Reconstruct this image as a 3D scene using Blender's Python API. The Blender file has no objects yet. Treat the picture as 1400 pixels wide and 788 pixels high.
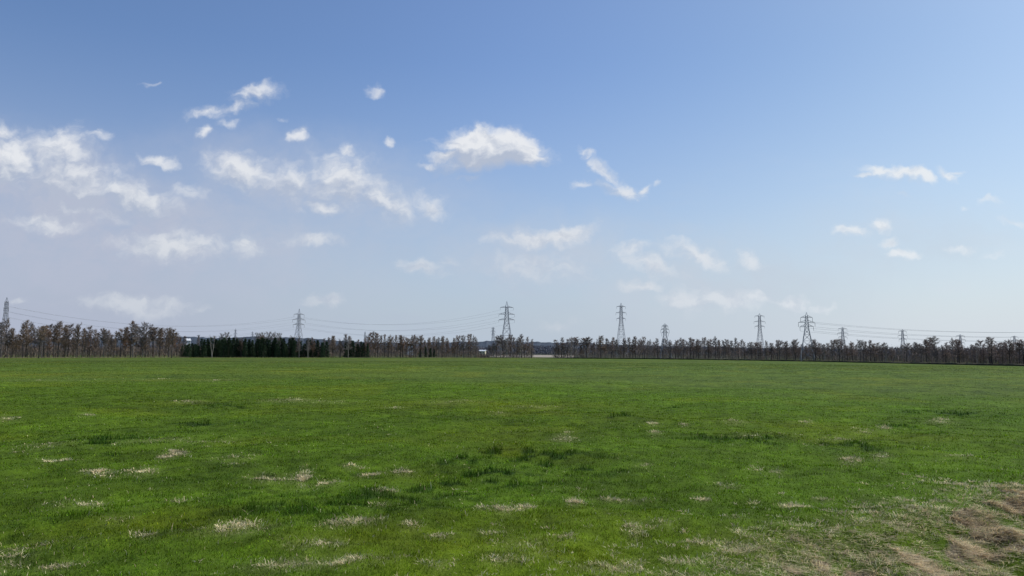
import bpy, math, random
import numpy as np
from mathutils import Vector, Matrix

SC = bpy.context.scene
COL = SC.collection
R = math.radians
rng = np.random.default_rng(7)
random.seed(11)

# ------------------------------------------------------------------ camera
PW, PH, FPX = 1400.0, 788.0, 1011.0
EYE = 3.5
PITCH = math.atan(87.0 / FPX)
ROLL = R(0.35)
cam_d = bpy.data.cameras.new('camera')
cam = bpy.data.objects.new('camera', cam_d)
COL.objects.link(cam)
cam_d.sensor_width = 36.0
cam_d.lens = FPX / PW * 36.0
cam_d.clip_start = 0.1
cam_d.clip_end = 30000
CAM_M = Matrix.Rotation(math.pi / 2 + PITCH, 3, 'X') @ Matrix.Rotation(ROLL, 3, 'Z')
cam.matrix_world = Matrix.Translation((0, 0, EYE)) @ CAM_M.to_4x4()
SC.camera = cam


def ray(px, py):
    v = CAM_M @ Vector(((px - PW / 2) / FPX, -(py - PH / 2) / FPX, -1.0))
    return v.normalized()


def ground_pt(px, py):
    d = ray(px, py)
    t = -EYE / d.z
    return d.x * t, d.y * t


def horizon_y(px):
    return 481.0 + (px - 700) * math.tan(ROLL)


def at(px, D):
    """world x, y on the ground at distance D along the bearing of a photo column"""
    d = ray(px, horizon_y(px))
    h = math.hypot(d.x, d.y)
    return d.x / h * D, d.y / h * D


def height_for(px, ytop, D):
    d = ray(px, ytop)
    return EYE + D * d.z / math.hypot(d.x, d.y)


# ------------------------------------------------------------------ noise
def _hash(ix, iy, seed):
    h = (ix.astype(np.int64) * 374761393 + iy.astype(np.int64) * 668265263 + seed * 974634777) & 0xFFFFFFFF
    h = ((h ^ (h >> 13)) * 1274126177) & 0xFFFFFFFF
    h = h ^ (h >> 16)
    return (h & 0xFFFFFF) / float(0xFFFFFF)


def vnoise(x, y, seed=0):
    ix = np.floor(x); iy = np.floor(y)
    fx = x - ix; fy = y - iy
    fx = fx * fx * fx * (fx * (fx * 6 - 15) + 10); fy = fy * fy * fy * (fy * (fy * 6 - 15) + 10)
    a = _hash(ix, iy, seed); b = _hash(ix + 1, iy, seed)
    c = _hash(ix, iy + 1, seed); d = _hash(ix + 1, iy + 1, seed)
    return (a + (b - a) * fx) * (1 - fy) + (c + (d - c) * fx) * fy


def fbm(x, y, seed=0, oct=4, gain=0.5):
    s = 0; amp = 1; tot = 0
    cs, sn = math.cos(0.6), math.sin(0.6)
    for o in range(oct):
        s = s + amp * vnoise(x, y, seed + o * 17); tot += amp
        amp *= gain
        x, y = (x * cs - y * sn) * 2.03 + 5.1, (x * sn + y * cs) * 2.03 + 9.7
    return s / tot


def sstep(a, b, x):
    t = np.clip((x - a) / (b - a), 0, 1)
    return t * t * (3 - 2 * t)


# ------------------------------------------------------------------ field description
B0 = np.array(ground_pt(930, 812)); B1 = np.array(ground_pt(1400, 672))
bt = (B1 - B0) / np.linalg.norm(B1 - B0)
bn = np.array([bt[1], -bt[0]])                     # to the near right side of the bank edge


def bank_s(x, y):
    s = (x - B0[0]) * bn[0] + (y - B0[1]) * bn[1]
    return s + (fbm(x * 0.35, y * 0.35, 91, 3) - 0.5) * 2.4


def height(x, y):
    d = np.hypot(x, y)
    z = (fbm(x / 1.1, y / 1.1, 1, 3) - 0.5) * 0.19 * sstep(160, 40, d)
    z = z + (fbm(x / 5.0, y / 5.0, 2, 3) - 0.5) * 0.30 * sstep(330, 60, d)
    z = z + (fbm(x / 28.0, y / 28.0, 3, 2) - 0.5) * 0.45 * sstep(340, 120, d) * sstep(8, 40, d)
    s = bank_s(x, y)
    z = z - sstep(0.0, 3.2, s) * 0.75
    z = z + (fbm(x / .45, y / .45, 5, 3) - .5) * .13 * sstep(-1, .5, s) * sstep(9, 6, s)
    return z


# pale dead-grass patches seen in the field: photo x, y, half width, half height, strength
DRY = [(255,551,16,2.2,.9),(395,548,34,2.2,.8),(120,570,6,2.5,.9),(8,574,10,2.5,.8),(240,622,9,6,1),(226,628,7,4,.8),
 (215,605,42,3,.55),(275,605,18,3,.6),(137,650,13,3.5,.85),(195,648,16,4,.9),(60,612,34,4,.5),(70,635,10,3,.6),(365,656,17,5,.9),
 (415,652,6,9,1),(443,660,16,4,.8),(390,655,16,6,.5),(305,605,14,3,.5),(320,632,22,4,.4),(325,640,14,3,.4),(318,729,38,7,1),(332,722,16,6,.9),(490,716,26,6,.95),(465,722,26,4,.8),
 (430,748,34,7,.7),(418,774,64,7,.9),(478,771,30,6,.8),(376,776,24,6,.7),(30,752,36,13,.55),(78,776,18,7,.8),(10,770,20,12,.6),
 (90,690,26,6,.35),(130,690,14,4,.5),(150,655,10,3,.4),(550,646,12,4,.8),(505,650,12,3,.7),(478,640,9,3,.6),(525,673,14,3,.6),
 (772,604,13,4,1),(775,597,5,3,.8),(897,596,8,3.5,1),(892,582,6,2.4,.9),(935,583,5,2,.7),(690,697,11,5,.95),(715,695,11,4,.7),(785,686,9,3.5,1),(848,681,26,2.5,.7),
 (868,727,11,9,.9),(725,748,34,11,.5),(690,766,24,6,.7),(830,778,42,7,.8),(862,768,14,8,.7),(595,771,20,6,.5),(604,732,16,4,.6),
 (560,722,14,4,.5),(672,730,20,5,.4),(770,738,14,4,.5),(660,695,8,4,.4),(1005,578,13,3,.8),(1103,578,6,3,.7),(1287,576,10,4,.9),
 (1210,585,6,4,.8),(1180,591,8,4,.7),(1165,632,11,5,.8),(1207,625,9,6,.8),(1080,690,12,4,.9),(985,744,30,5,.9),(1012,750,18,7,.8),
 (950,744,14,4,.7),(960,685,9,4,.7),(990,663,14,5,.5),(1058,648,10,4,.4),(1035,644,9,3,.5),(1315,625,14,2,.7),(1125,684,9,3,.6),
 (680,568,12,2,.5),(730,556,26,2,.6),(620,549,34,2,.5),(450,549,30,2,.5),(540,557,18,2,.4),(300,522,40,1.2,.4),(200,520,30,1.2,.3),
 (60,520,40,1.2,.35),(1020,600,20,2.5,.5),(1060,595,20,2.5,.4),(1145,603,18,2,.5),(1285,663,26,3,.6),(1365,670,14,4,.6),(905,720,20,5,.4),
 (940,770,26,7,.6),(1005,715,14,4,.5),(1020,783,20,5,.6),(880,640,14,2,.4),(520,690,14,4,.3),(250,690,14,3,.4),(200,735,14,5,.4),(160,715,16,5,.3),(1060,760,60,20,.5),(1130,745,50,15,.55),(1190,715,40,10,.55),(1250,690,40,8,.55),(1320,678,40,8,.5),(1000,775,60,10,.5),(920,782,50,6,.5),(1080,725,30,6,.5)]
DARK = [(470,690,130,22,.75),(640,648,70,16,.9),(700,630,60,12,1),(780,632,60,10,.9),(620,668,60,10,.6),(305,555,60,4,.5),(290,580,50,4,.7),(160,605,30,6,.9),(152,623,8,5,1),(350,640,60,8,.3),(1077,607,7,5,1.1),
 (1030,606,60,7,.7),(1165,612,50,6,.5),(1240,582,30,5,.8),(1300,565,60,3,.7),(1303,564,8,3,1),(850,573,26,3,.9),(920,560,8,3,.9),(930,640,14,5,.9),(960,520,20,1.2,.5),(300,710,150,18,.35),
 (250,515,160,3,.4),(480,520,100,3,.4),(560,710,120,16,.3),(1150,610,30,4,.5),(1100,760,60,14,.3)]
YEL = [(640,552,190,9,.7),(430,556,90,6,.5),(200,720,110,16,.7),(480,740,90,16,.6),(560,650,60,10,.4),(950,575,250,14,.35),(1250,600,180,20,.3),(820,760,80,16,.4),(420,508,120,4,.4),(100,512,140,3,.4),(700,620,30,10,.4),(1020,595,50,6,.5),(620,745,60,12,.3)]


SOIL = [(1278,764,42,26,1),(1362,716,52,24,1),(1235,784,34,12,.9),(1122,762,26,11,.8),(1395,688,26,12,.9),(1185,774,24,12,.7),(1398,786,16,7,.9),(1318,740,26,14,.8),(1075,775,22,8,.6)]


def ellipses(lst, x, y, warp=0.9):
    """soft patches given as photo ellipses, laid on the ground as world ellipses"""
    d = np.hypot(x, y)
    out = np.zeros_like(x)
    wx = (fbm(x / 0.8, y / 0.8, 51, 3) - 0.5); wy = (fbm(x / 0.8, y / 0.8, 63, 3) - 0.5)
    for (px, py, rx, ry, a) in lst:
        cx, cy = ground_pt(px, py)
        cd = math.hypot(cx, cy)
        hy0 = horizon_y(px)
        below = py - hy0
        lx = rx * cd / FPX
        ly = max(lx * 0.5, ry * cd / below) if below > 40 else ry * cd / below
        ux, uy = cy / cd, -cx / cd
        m = (np.abs(x - cx) < 3 * max(lx, ly) + 2) & (np.abs(y - cy) < 3 * max(lx, ly) + 2)
        if not m.any():
            continue
        dx = x[m] - cx + wx[m] * warp * lx; dy = y[m] - cy + wy[m] * warp * ly
        p = (dx * ux + dy * uy) / lx; q = (dx * (-uy) + dy * ux) / ly
        out[m] = np.maximum(out[m], a * np.exp(-(p * p + q * q) * 0.8))
    return out


def field_maps(x, y):
    """dryness, darkness, yellowness, bank cover, dull (far crop) for points of the field"""
    d = np.hypot(x, y)
    n = fbm(x / 0.45, y / 0.45, 21, 3)
    n2 = fbm(x / 3.5, y / 3.5, 22, 3)
    nf = fbm(x / 0.16, y / 0.16, 23, 2)
    n3 = fbm(x / 9.0, y / 4.0, 27, 3)
    dry = ellipses(DRY, x, y)
    s = bank_s(x, y)
    bank = sstep(-0.9, 0.7, s) * sstep(7.0, 3.6, s + (n2 - .5) * 4)
    alongb = fbm(x / 1.6, y / 1.6, 24, 3)
    ux_ = x * bt[0] + y * bt[1]
    streak = fbm(ux_ / .28, s / 1.3, 28, 3)
    bankdry = sstep(.40, .56, ellipses(SOIL, x, y, 1.6) * (.10 + .70 * alongb + 1.0 * (streak - .4) + .75 * (n * .6 + nf * .4 - .22)))
    dark = ellipses(DARK, x, y)
    clump = sstep(.54, .68, fbm(x / .55, y / .55, 30, 2))
    dark = np.clip(dark * (0.22 + 1.15 * clump) * (.6 + .8 * n2) + (0.05 + .30 * clump) * sstep(0.52, 0.75, n3) * sstep(80, 30, d), 0, 1.2)
    yel = np.clip(ellipses(YEL, x, y) * (0.4 + 1.2 * n2) + 0.5 * sstep(0.55, 0.75, fbm(x / 7, y / 7, 25, 3)), 0, 1)
    # boundary between the vivid near grass and the duller crop beyond it
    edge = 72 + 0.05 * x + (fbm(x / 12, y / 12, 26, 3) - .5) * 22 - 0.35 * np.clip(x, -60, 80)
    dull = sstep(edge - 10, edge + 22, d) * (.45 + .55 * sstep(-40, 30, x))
    tuft = sstep(.60, .78, vnoise(x / 1.3 + 7, y / 2.6, 29)) * dull * sstep(260, 160, d) * sstep(-30, 30, x)
    dark = np.clip(dark + tuft * .34, 0, 1.2)
    return dry, dark, yel, bank, bankdry, dull


def grass_color(x, y, dark, yel, dull, jit):
    n = x.shape[0]
    big = fbm(x / 17, y / 17, 33, 3)
    mid = fbm(x / 2.2, y / 2.2, 34, 3)
    fine = fbm(x / .42, y / .42, 35, 2)
    mid = .5 + (mid - .5) * sstep(140, 45, np.hypot(x, y))
    base = np.array([0.098, 0.171, 0.008])
    c = np.tile(base, (n, 1))
    vivid = sstep(-30, 40, x)[:, None]
    c = c * (1 - vivid * np.array([0.06, -0.05, 0.25]))
    c = c * ((0.68 + .64 * mid) * (0.72 + .56 * fine))[:, None] * (0.82 + 0.36 * big)[:, None]
    dk = np.clip(dark, 0, 1)[:, None]
    c = c * (1 - dk) + c * np.array([0.36, 0.48, 1.1]) * dk
    yl = yel[:, None]
    c = c * (1 - yl) + (c * np.array([1.45, 1.12, 0.7])) * yl
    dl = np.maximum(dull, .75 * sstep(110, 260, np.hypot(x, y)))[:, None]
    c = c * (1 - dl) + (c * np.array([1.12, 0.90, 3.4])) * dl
    return c * jit[:, None]


# ------------------------------------------------------------------ materials
def new_mat(name):
    m = bpy.data.materials.new(name); m.use_nodes = True
    nt = m.node_tree; nt.nodes.clear()
    return m, nt


def N(nt, t, **kw):
    n = nt.nodes.new(t)
    for k, v in kw.items():
        if hasattr(n, k):
            setattr(n, k, v)
        else:
            n.inputs[k].default_value = v
    return n


def simple_mat(name, col, rough=0.85, var=0.25, scale=3.0, transl=0.0, spec=0.2, metal=0.0, rand=0.0):
    m, nt = new_mat(name)
    L = nt.links.new
    tc = N(nt, 'ShaderNodeTexCoord')
    no = N(nt, 'ShaderNodeTexNoise'); no.inputs['Scale'].default_value = scale; no.inputs['Detail'].default_value = 4
    L(tc.outputs['Object'], no.inputs['Vector'])
    mr = N(nt, 'ShaderNodeMapRange')
    mr.inputs['From Min'].default_value = 0.25; mr.inputs['From Max'].default_value = 0.75
    mr.inputs['To Min'].default_value = 1 - var; mr.inputs['To Max'].default_value = 1 + var
    L(no.outputs['Fac'], mr.inputs['Value'])
    fac = mr.outputs[0]
    if rand:
        oi = N(nt, 'ShaderNodeObjectInfo')
        r2 = N(nt, 'ShaderNodeMapRange'); r2.inputs['To Min'].default_value = 1 - rand; r2.inputs['To Max'].default_value = 1 + rand
        L(oi.outputs['Random'], r2.inputs['Value'])
        mu = N(nt, 'ShaderNodeMath', operation='MULTIPLY'); L(fac, mu.inputs[0]); L(r2.outputs[0], mu.inputs[1]); fac = mu.outputs[0]
    vm = N(nt, 'ShaderNodeVectorMath', operation='SCALE'); vm.inputs[0].default_value = col[:3]
    L(fac, vm.inputs['Scale'])
    p = N(nt, 'ShaderNodeBsdfPrincipled'); p.inputs['Roughness'].default_value = rough
    p.inputs['Specular IOR Level'].default_value = spec; p.inputs['Metallic'].default_value = metal
    L(vm.outputs[0], p.inputs['Base Color'])
    out = N(nt, 'ShaderNodeOutputMaterial')
    sh = p.outputs[0]
    if transl:
        t = N(nt, 'ShaderNodeBsdfTranslucent'); L(vm.outputs[0], t.inputs['Color'])
        mx = N(nt, 'ShaderNodeMixShader'); mx.inputs[0].default_value = transl
        L(sh, mx.inputs[1]); L(t.outputs[0], mx.inputs[2]); sh = mx.outputs[0]
    L(sh, out.inputs['Surface'])
    return m


def attr_mat(name, rough, transl, spec, bump=None):
    m, nt = new_mat(name); L = nt.links.new
    a = N(nt, 'ShaderNodeAttribute'); a.attribute_name = 'tint'
    tc = N(nt, 'ShaderNodeTexCoord')
    no = N(nt, 'ShaderNodeTexNoise'); no.inputs['Scale'].default_value = 2.3; no.inputs['Detail'].default_value = 6
    no.inputs['Roughness'].default_value = 0.7
    L(tc.outputs['Object'], no.inputs['Vector'])
    mr = N(nt, 'ShaderNodeMapRange'); mr.inputs['From Min'].default_value = .3; mr.inputs['From Max'].default_value = .7
    mr.inputs['To Min'].default_value = .75; mr.inputs['To Max'].default_value = 1.25
    L(no.outputs['Fac'], mr.inputs['Value'])
    vm = N(nt, 'ShaderNodeVectorMath', operation='SCALE'); L(a.outputs['Color'], vm.inputs[0]); L(mr.outputs[0], vm.inputs['Scale'])
    p = N(nt, 'ShaderNodeBsdfPrincipled'); p.inputs['Roughness'].default_value = rough; p.inputs['Specular IOR Level'].default_value = spec
    L(vm.outputs[0], p.inputs['Base Color'])
    if bump:
        nb = N(nt, 'ShaderNodeTexNoise'); nb.inputs['Scale'].default_value = bump[0]; nb.inputs['Detail'].default_value = 5; nb.inputs['Roughness'].default_value = .65
        L(tc.outputs['Object'], nb.inputs['Vector'])
        b = N(nt, 'ShaderNodeBump'); b.inputs['Strength'].default_value = bump[1]; b.inputs['Distance'].default_value = bump[2]
        L(nb.outputs['Fac'], b.inputs['Height']); L(b.outputs[0], p.inputs['Normal'])
    out = N(nt, 'ShaderNodeOutputMaterial'); sh = p.outputs[0]
    if transl:
        t = N(nt, 'ShaderNodeBsdfTranslucent'); L(vm.outputs[0], t.inputs['Color'])
        mx = N(nt, 'ShaderNodeMixShader'); mx.inputs[0].default_value = transl
        L(sh, mx.inputs[1]); L(t.outputs[0], mx.inputs[2]); sh = mx.outputs[0]
    L(sh, out.inputs['Surface'])
    return m


# ------------------------------------------------------------------ object helpers
def mesh_np(name, verts, loops, starts, mat, tint=None, smooth=False):
    me = bpy.data.meshes.new(name)
    me.vertices.add(len(verts)); me.vertices.foreach_set('co', np.asarray(verts, np.float32).ravel())
    me.loops.add(len(loops)); me.loops.foreach_set('vertex_index', np.asarray(loops, np.int32))
    me.polygons.add(len(starts)); me.polygons.foreach_set('loop_start', np.asarray(starts, np.int32))
    if tint is not None:
        at_ = me.attributes.new('tint', 'FLOAT_COLOR', 'POINT')
        c = np.ones((len(verts), 4), np.float32); c[:, :3] = tint
        at_.data.foreach_set('color', c.ravel())
    me.update(calc_edges=True)
    if smooth:
        me.polygons.foreach_set('use_smooth', np.ones(len(starts), bool))
    me.materials.append(mat)
    return me


class MB:
    def __init__(s):
        s.v = []; s.f = []

    def tube(s, pts, radii, n=5):
        base = len(s.v); k = len(pts)
        for i, p in enumerate(pts):
            p = Vector(p)
            t = (Vector(pts[min(i + 1, k - 1)]) - Vector(pts[max(i - 1, 0)])).normalized()
            a = t.cross(Vector((0.31, 0.95, 0.05)) if abs(t.z) > 0.5 else Vector((0, 0, 1)))
            a.normalize(); b = t.cross(a)
            for j in range(n):
                an = 2 * math.pi * j / n
                s.v.append(p + (a * math.cos(an) + b * math.sin(an)) * radii[i])
        for i in range(k - 1):
            for j in range(n):
                j2 = (j + 1) % n
                s.f.append((base + i * n + j, base + i * n + j2, base + (i + 1) * n + j2, base + (i + 1) * n + j))
        s.f.append(tuple(base + j for j in reversed(range(n))))
        s.f.append(tuple(base + (k - 1) * n + j for j in range(n)))

    def bar(s, a, b, r):
        s.tube([a, b], [r, r], 4)

    def tri(s, a, b, c):
        i = len(s.v); s.v += [a, b, c]; s.f.append((i, i + 1, i + 2))

    def twig(s, p, d, L, w):
        d = d.normalized()
        sd = d.cross(Vector((random.uniform(-1, 1), random.uniform(-1, 1), random.uniform(-1, 1))))
        if sd.length < 1e-4:
            return
        sd = sd.normalized() * w * .5
        s.tri(p - sd, p + sd, p + d * L)

    def box(s, c, size, yaw=0):
        hx, hy, hz = size[0] / 2, size[1] / 2, size[2] / 2
        i = len(s.v); cs, sn = math.cos(yaw), math.sin(yaw)
        for z in (-hz, hz):
            for (x, y) in ((-hx, -hy), (hx, -hy), (hx, hy), (-hx, hy)):
                s.v.append(Vector((c[0] + x * cs - y * sn, c[1] + x * sn + y * cs, c[2] + z)))
        for q in ((3, 2, 1, 0), (4, 5, 6, 7), (0, 1, 5, 4), (1, 2, 6, 5), (2, 3, 7, 6), (3, 0, 4, 7)):
            s.f.append(tuple(i + k for k in q))

    def mesh(s, name, mat, smooth=False):
        me = bpy.data.meshes.new(name)
        me.from_pydata([tuple(v) for v in s.v], [], s.f)
        me.materials.append(mat)
        if smooth:
            me.polygons.foreach_set('use_smooth', np.ones(len(me.polygons), bool))
        me.update()
        return me


def link(name, data, parent=None, **props):
    o = bpy.data.objects.new(name, data); COL.objects.link(o)
    if parent:
        o.parent = parent
    for k, v in props.items():
        o[k] = v
    return o


# ------------------------------------------------------------------ ground
def build_ground():
    az_in = np.linspace(-R(48), R(48), 760)
    az_out = np.linspace(R(48), 2 * math.pi - R(48), 90)[1:-1]
    az = np.concatenate([az_in, az_out])
    rr = np.concatenate([np.geomspace(3.0, 130, 420), np.geomspace(130, 9000, 110)[1:]])
    A, Rr = np.meshgrid(az, rr)
    x = (np.sin(A) * Rr).ravel(); y = (np.cos(A) * Rr).ravel()
    z = height(x, y)
    far = np.hypot(x, y) > 1200
    z[far] -= 0.0
    na, nr = len(az), len(rr)
    verts = np.stack([x, y, z], 1)
    verts = np.vstack([verts, [[0, 0, float(height(np.array([0.]), np.array([0.]))[0])]]])
    i = np.arange(nr - 1)[:, None]; j = np.arange(na)[None, :]
    j2 = (j + 1) % na
    q = np.stack([i * na + j, i * na + j2, (i + 1) * na + j2, (i + 1) * na + j], -1).reshape(-1, 4)[:, ::-1]
    jj = np.arange(na)
    t = np.stack([np.full(na, nr * na), (jj + 1) % na, jj], 1)
    loops = np.concatenate([q.ravel(), t.ravel()])
    starts = np.concatenate([np.arange(len(q)) * 4, len(q) * 4 + np.arange(len(t)) * 3])
    dry, dark, yel, bank, bankdry, dull = field_maps(x, y)
    d = np.hypot(x, y)
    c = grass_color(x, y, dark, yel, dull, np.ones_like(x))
    soilf = (0.55 * sstep(150, 30, d))[:, None]
    c = c * (1 - soilf) + (c * 0.55 + np.array([.012, .010, .004])) * soilf
    c = c * (1 - 0.24 * sstep(60, 260, d)[:, None])
    dr = np.clip(dry, 0, 1)[:, None] * 0.22
    c = c * (1 - dr) + np.array([.38, .32, .19]) * dr
    bs = bankdry[:, None]
    soil = np.array([.25, .20, .125]) * (0.6 + 0.8 * fbm(x / .3, y / .3, 71, 3))[:, None]
    c = c * (1 - bs) + soil * bs
    # beyond the windbreak: brown-grey rough land
    bx = sstep(430, 520, d)[:, None]
    c = c * (1 - bx) + np.array([.055, .062, .04]) * bx
    c = np.vstack([c, [[.05, .08, .02]]])
    m = attr_mat('field_soil_and_turf', .95, 0, .1, bump=(5.0, .8, .10))
    me = mesh_np('field', verts, loops, starts, m, c, smooth=True)
    link('field', me, kind='structure')


build_ground()


# ------------------------------------------------------------------ grass blades (real mesh, finer close by)
def blades(x, y, h, w, yaw, lean_dir, lean, tint, base_shade=.55):
    n = len(x)
    z = height(x, y) - 0.01
    rx, ry = np.cos(yaw) * w * .5, np.sin(yaw) * w * .5
    lx, ly = np.cos(lean_dir), np.sin(lean_dir)
    hz = h * np.cos(lean); hh = h * np.sin(lean)
    mx_, my_, mz = x + lx * hh * .38, y + ly * hh * .38, z + hz * .62
    tx, ty, tz = x + lx * hh, y + ly * hh, z + hz
    v = np.empty((n, 5, 3), np.float32)
    v[:, 0] = np.stack([x - rx, y - ry, z], 1); v[:, 1] = np.stack([x + rx, y + ry, z], 1)
    v[:, 2] = np.stack([mx_ + rx * .8, my_ + ry * .8, mz], 1); v[:, 3] = np.stack([mx_ - rx * .8, my_ - ry * .8, mz], 1)
    v[:, 4] = np.stack([tx, ty, tz], 1)
    b = np.arange(n)[:, None] * 5
    loops = (b + np.array([0, 1, 2, 3, 3, 2, 4])[None]).ravel()
    st = (np.arange(n)[:, None] * 7 + np.array([0, 4])[None]).ravel()
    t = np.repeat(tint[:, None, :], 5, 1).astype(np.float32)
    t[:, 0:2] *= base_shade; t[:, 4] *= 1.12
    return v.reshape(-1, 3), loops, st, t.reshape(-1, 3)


def make_tufts():
    """small tufts of dead grass inside the pale patches, a few strays elsewhere"""
    cs, rs, ds = [], [], []
    def put(x, y, r, dens):
        cs.append((x, y)); rs.append(r); ds.append(dens)
    for (px, py, rx, ry, a) in DRY:
        cx, cy = ground_pt(px, py); cd = math.hypot(cx, cy)
        below = py - horizon_y(px)
        lx = rx * cd / FPX; ly = max(.12, .8 * ry * cd / below)
        if cd > 28:
            a = a * .5
        ux, uy = cy / cd, -cx / cd
        n = int(np.clip(3 + 9 * a * lx * ly / (.02 + (cd / 739 * 3) ** 2), 2, 16 * a + 1))
        for k in range(n):
            p, q = rng.normal(0, .55), rng.normal(0, .4)
            r = (.03 + .10 * rng.random() ** 3) * (1 + cd / 70)
            put(cx + ux * p * lx - uy * q * ly, cy + uy * p * lx + ux * q * ly, r, a * rng.uniform(.5, 1.3))
    for k in range(330):
        d = math.exp(rng.uniform(math.log(8.5), math.log(34))); az = rng.uniform(-R(42), R(42))
        if rng.random() < sstep(.45, .68, fbm(np.array([math.sin(az) * d / 3.2]), np.array([math.cos(az) * d / 3.2]), 57, 2))[0] * 1.2:
            put(math.sin(az) * d, math.cos(az) * d, .035 + .07 * rng.random() ** 2, rng.uniform(.2, .7))
    # the rough fringe of the bank
    for k in range(4200):
        t_ = rng.uniform(-6, 14); s_ = rng.normal(1.0, 1.5)
        x = B0[0] + bt[0] * t_ + bn[0] * s_; y = B0[1] + bt[1] * t_ + bn[1] * s_
        if y > 6 and rng.random() < .2 + .8 * vnoise(np.array([x / .9]), np.array([y / .9]), 58)[0] ** 2:
            put(x, y, .04 + .10 * rng.random() ** 2, rng.uniform(.3, 1.0))
    return np.array(cs), np.array(rs), np.array(ds)


TUFTS = make_tufts()


def build_grass():
    NB = 1000000
    d = np.exp(rng.uniform(math.log(7.5), math.log(260), NB))
    az = rng.uniform(-R(44), R(44), NB)
    x, y = np.sin(az) * d, np.cos(az) * d
    # gather blades into tufts
    g = 0.09
    x += rng.normal(0, .02, NB); y += rng.normal(0, .02, NB)
    d = np.hypot(x, y)
    dry, dark, yel, bank, bankdry, dull = field_maps(x, y)
    tall = fbm(x / .5, y / .5, 41, 3); tall2 = fbm(x / 4, y / 4, 42, 2)
    u = rng.random(NB)
    tc_, tr_, td_ = TUFTS
    isdry = u < np.clip(dry * .16 + .010 * sstep(50, 12, d), 0, 1)
    onbank = (u < bankdry * .86)
    keep = ~((onbank) & (rng.random(NB) < .25))
    green = ~isdry & ~onbank
    px = d / 739.0
    h = (.025 + .075 * tall ** 1.8 + .15 * np.clip(dark, 0, 1) ** 2 + .015 * tall2) * rng.uniform(.5, 1.3, NB)
    h = h * (1 - .45 * dull)
    h = np.maximum(h, .5 * px * .35)
    w = np.maximum(.005, px * .42) * rng.uniform(.6, 1.4, NB)
    yaw = rng.uniform(0, 2 * math.pi, NB)
    ld = rng.uniform(0, 2 * math.pi, NB)
    lean = np.abs(rng.normal(0.55, .35, NB))
    jit = np.exp(rng.normal(-.03, .52, NB))
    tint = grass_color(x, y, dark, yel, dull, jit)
    # now and then a yellower or paler blade
    pale = rng.random(NB) < .05
    tint *= 1 + rng.normal(0, 1, (NB, 1)) * np.array([.14, .0, .10])
    tint = np.clip(tint, .002, 1)
    tint[pale] = tint[pale] * np.array([2.1, 1.7, 2.4])
    m1 = attr_mat('grass_blade', .7, .34, .04)
    k = green & keep
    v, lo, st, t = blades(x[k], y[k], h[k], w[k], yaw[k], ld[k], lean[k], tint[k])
    link('grass', mesh_np('grass', v, lo, st, m1, t), kind='stuff')
    # dry straw
    m2 = attr_mat('dry_straw', .8, .22, .1)
    k2 = isdry & ~onbank
    n2 = int(k2.sum())
    straw = np.array([.90, .76, .47])
    tj = straw * rng.uniform(.5, 1.25, (n2, 1)) * (1 + rng.normal(0, .05, (n2, 3)))
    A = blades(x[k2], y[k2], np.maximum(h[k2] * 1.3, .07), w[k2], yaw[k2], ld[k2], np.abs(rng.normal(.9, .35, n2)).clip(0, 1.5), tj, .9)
    nbt = np.clip(22 * td_ * (tr_ / .07) ** 1.3, 4, 80).astype(int)
    ti = np.repeat(np.arange(len(tr_)), nbt); nt_ = len(ti)
    tx = tc_[ti, 0] + rng.normal(0, 1, nt_) * tr_[ti] * .75; ty = tc_[ti, 1] + rng.normal(0, 1, nt_) * tr_[ti] * .6
    dt = np.hypot(tx, ty)
    tone = np.clip(rng.normal(1.0, .32, len(tr_)), .35, 1.4)[ti] * rng.uniform(.55, 1.25, nt_)
    tcol = straw * tone[:, None] * (1 + rng.normal(0, .05, (nt_, 3)))
    tln = np.abs(rng.normal(1.1, .35, nt_)).clip(.05, 1.5)
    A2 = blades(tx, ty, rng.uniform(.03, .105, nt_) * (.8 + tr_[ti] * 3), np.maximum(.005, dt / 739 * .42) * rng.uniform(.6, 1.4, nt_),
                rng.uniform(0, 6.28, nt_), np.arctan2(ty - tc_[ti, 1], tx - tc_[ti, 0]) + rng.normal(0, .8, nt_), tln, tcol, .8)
    A2[0][:, 2] += .03
    A = (np.vstack([A[0], A2[0]]), np.concatenate([A[1], A2[1] + len(A[0])]), np.concatenate([A[2], A2[2] + len(A[1])]), np.vstack([A[3], A2[3]]))
    # combed straw on the bank: lies down the slope
    # extra samples so that the bank is well covered
    NX = 300000
    t_ = rng.uniform(-4, 18, NX); s_ = rng.uniform(-2.0, 7.0, NX)
    bx = B0[0] + bt[0] * t_ + bn[0] * s_; by = B0[1] + bt[1] * t_ + bn[1] * s_
    mp = field_maps(bx, by)
    kk = rng.random(NX) < np.clip(mp[4] * .9 + .22 * mp[3], 0, 1) * (0.35 + 0.65 * sstep(.38, .58, fbm(bx / .35, by / .35, 77, 3)))
    kk &= (by > 5)
    bx, by = bx[kk], by[kk]
    nb = len(bx)
    tb = np.array([.86, .72, .47]) * rng.uniform(.35, 1.2, (nb, 1)) * (1 + rng.normal(0, .06, (nb, 3)))
    slope = math.atan2(bn[1] - .25 * bt[1], bn[0] - .25 * bt[0])
    ldb = rng.normal(slope, .35, nb)
    lb = np.clip(rng.normal(1.35, .15, nb), .7, 1.55)
    hb = rng.uniform(.10, .38, nb)
    db = np.hypot(bx, by)
    wb = np.maximum(.008, db / 739 * .5) * rng.uniform(.7, 1.3, nb)
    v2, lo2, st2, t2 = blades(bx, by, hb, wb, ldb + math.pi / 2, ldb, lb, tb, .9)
    v2[:, 2] += .02
    v = np.vstack([A[0], v2]); lo = np.concatenate([A[1], lo2 + len(A[0])])
    st = np.concatenate([A[2], st2 + len(A[1])]); t = np.vstack([A[3], t2])
    link('dry_grass', mesh_np('dry_grass', v, lo, st, m2, t), kind='stuff')


build_grass()

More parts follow.
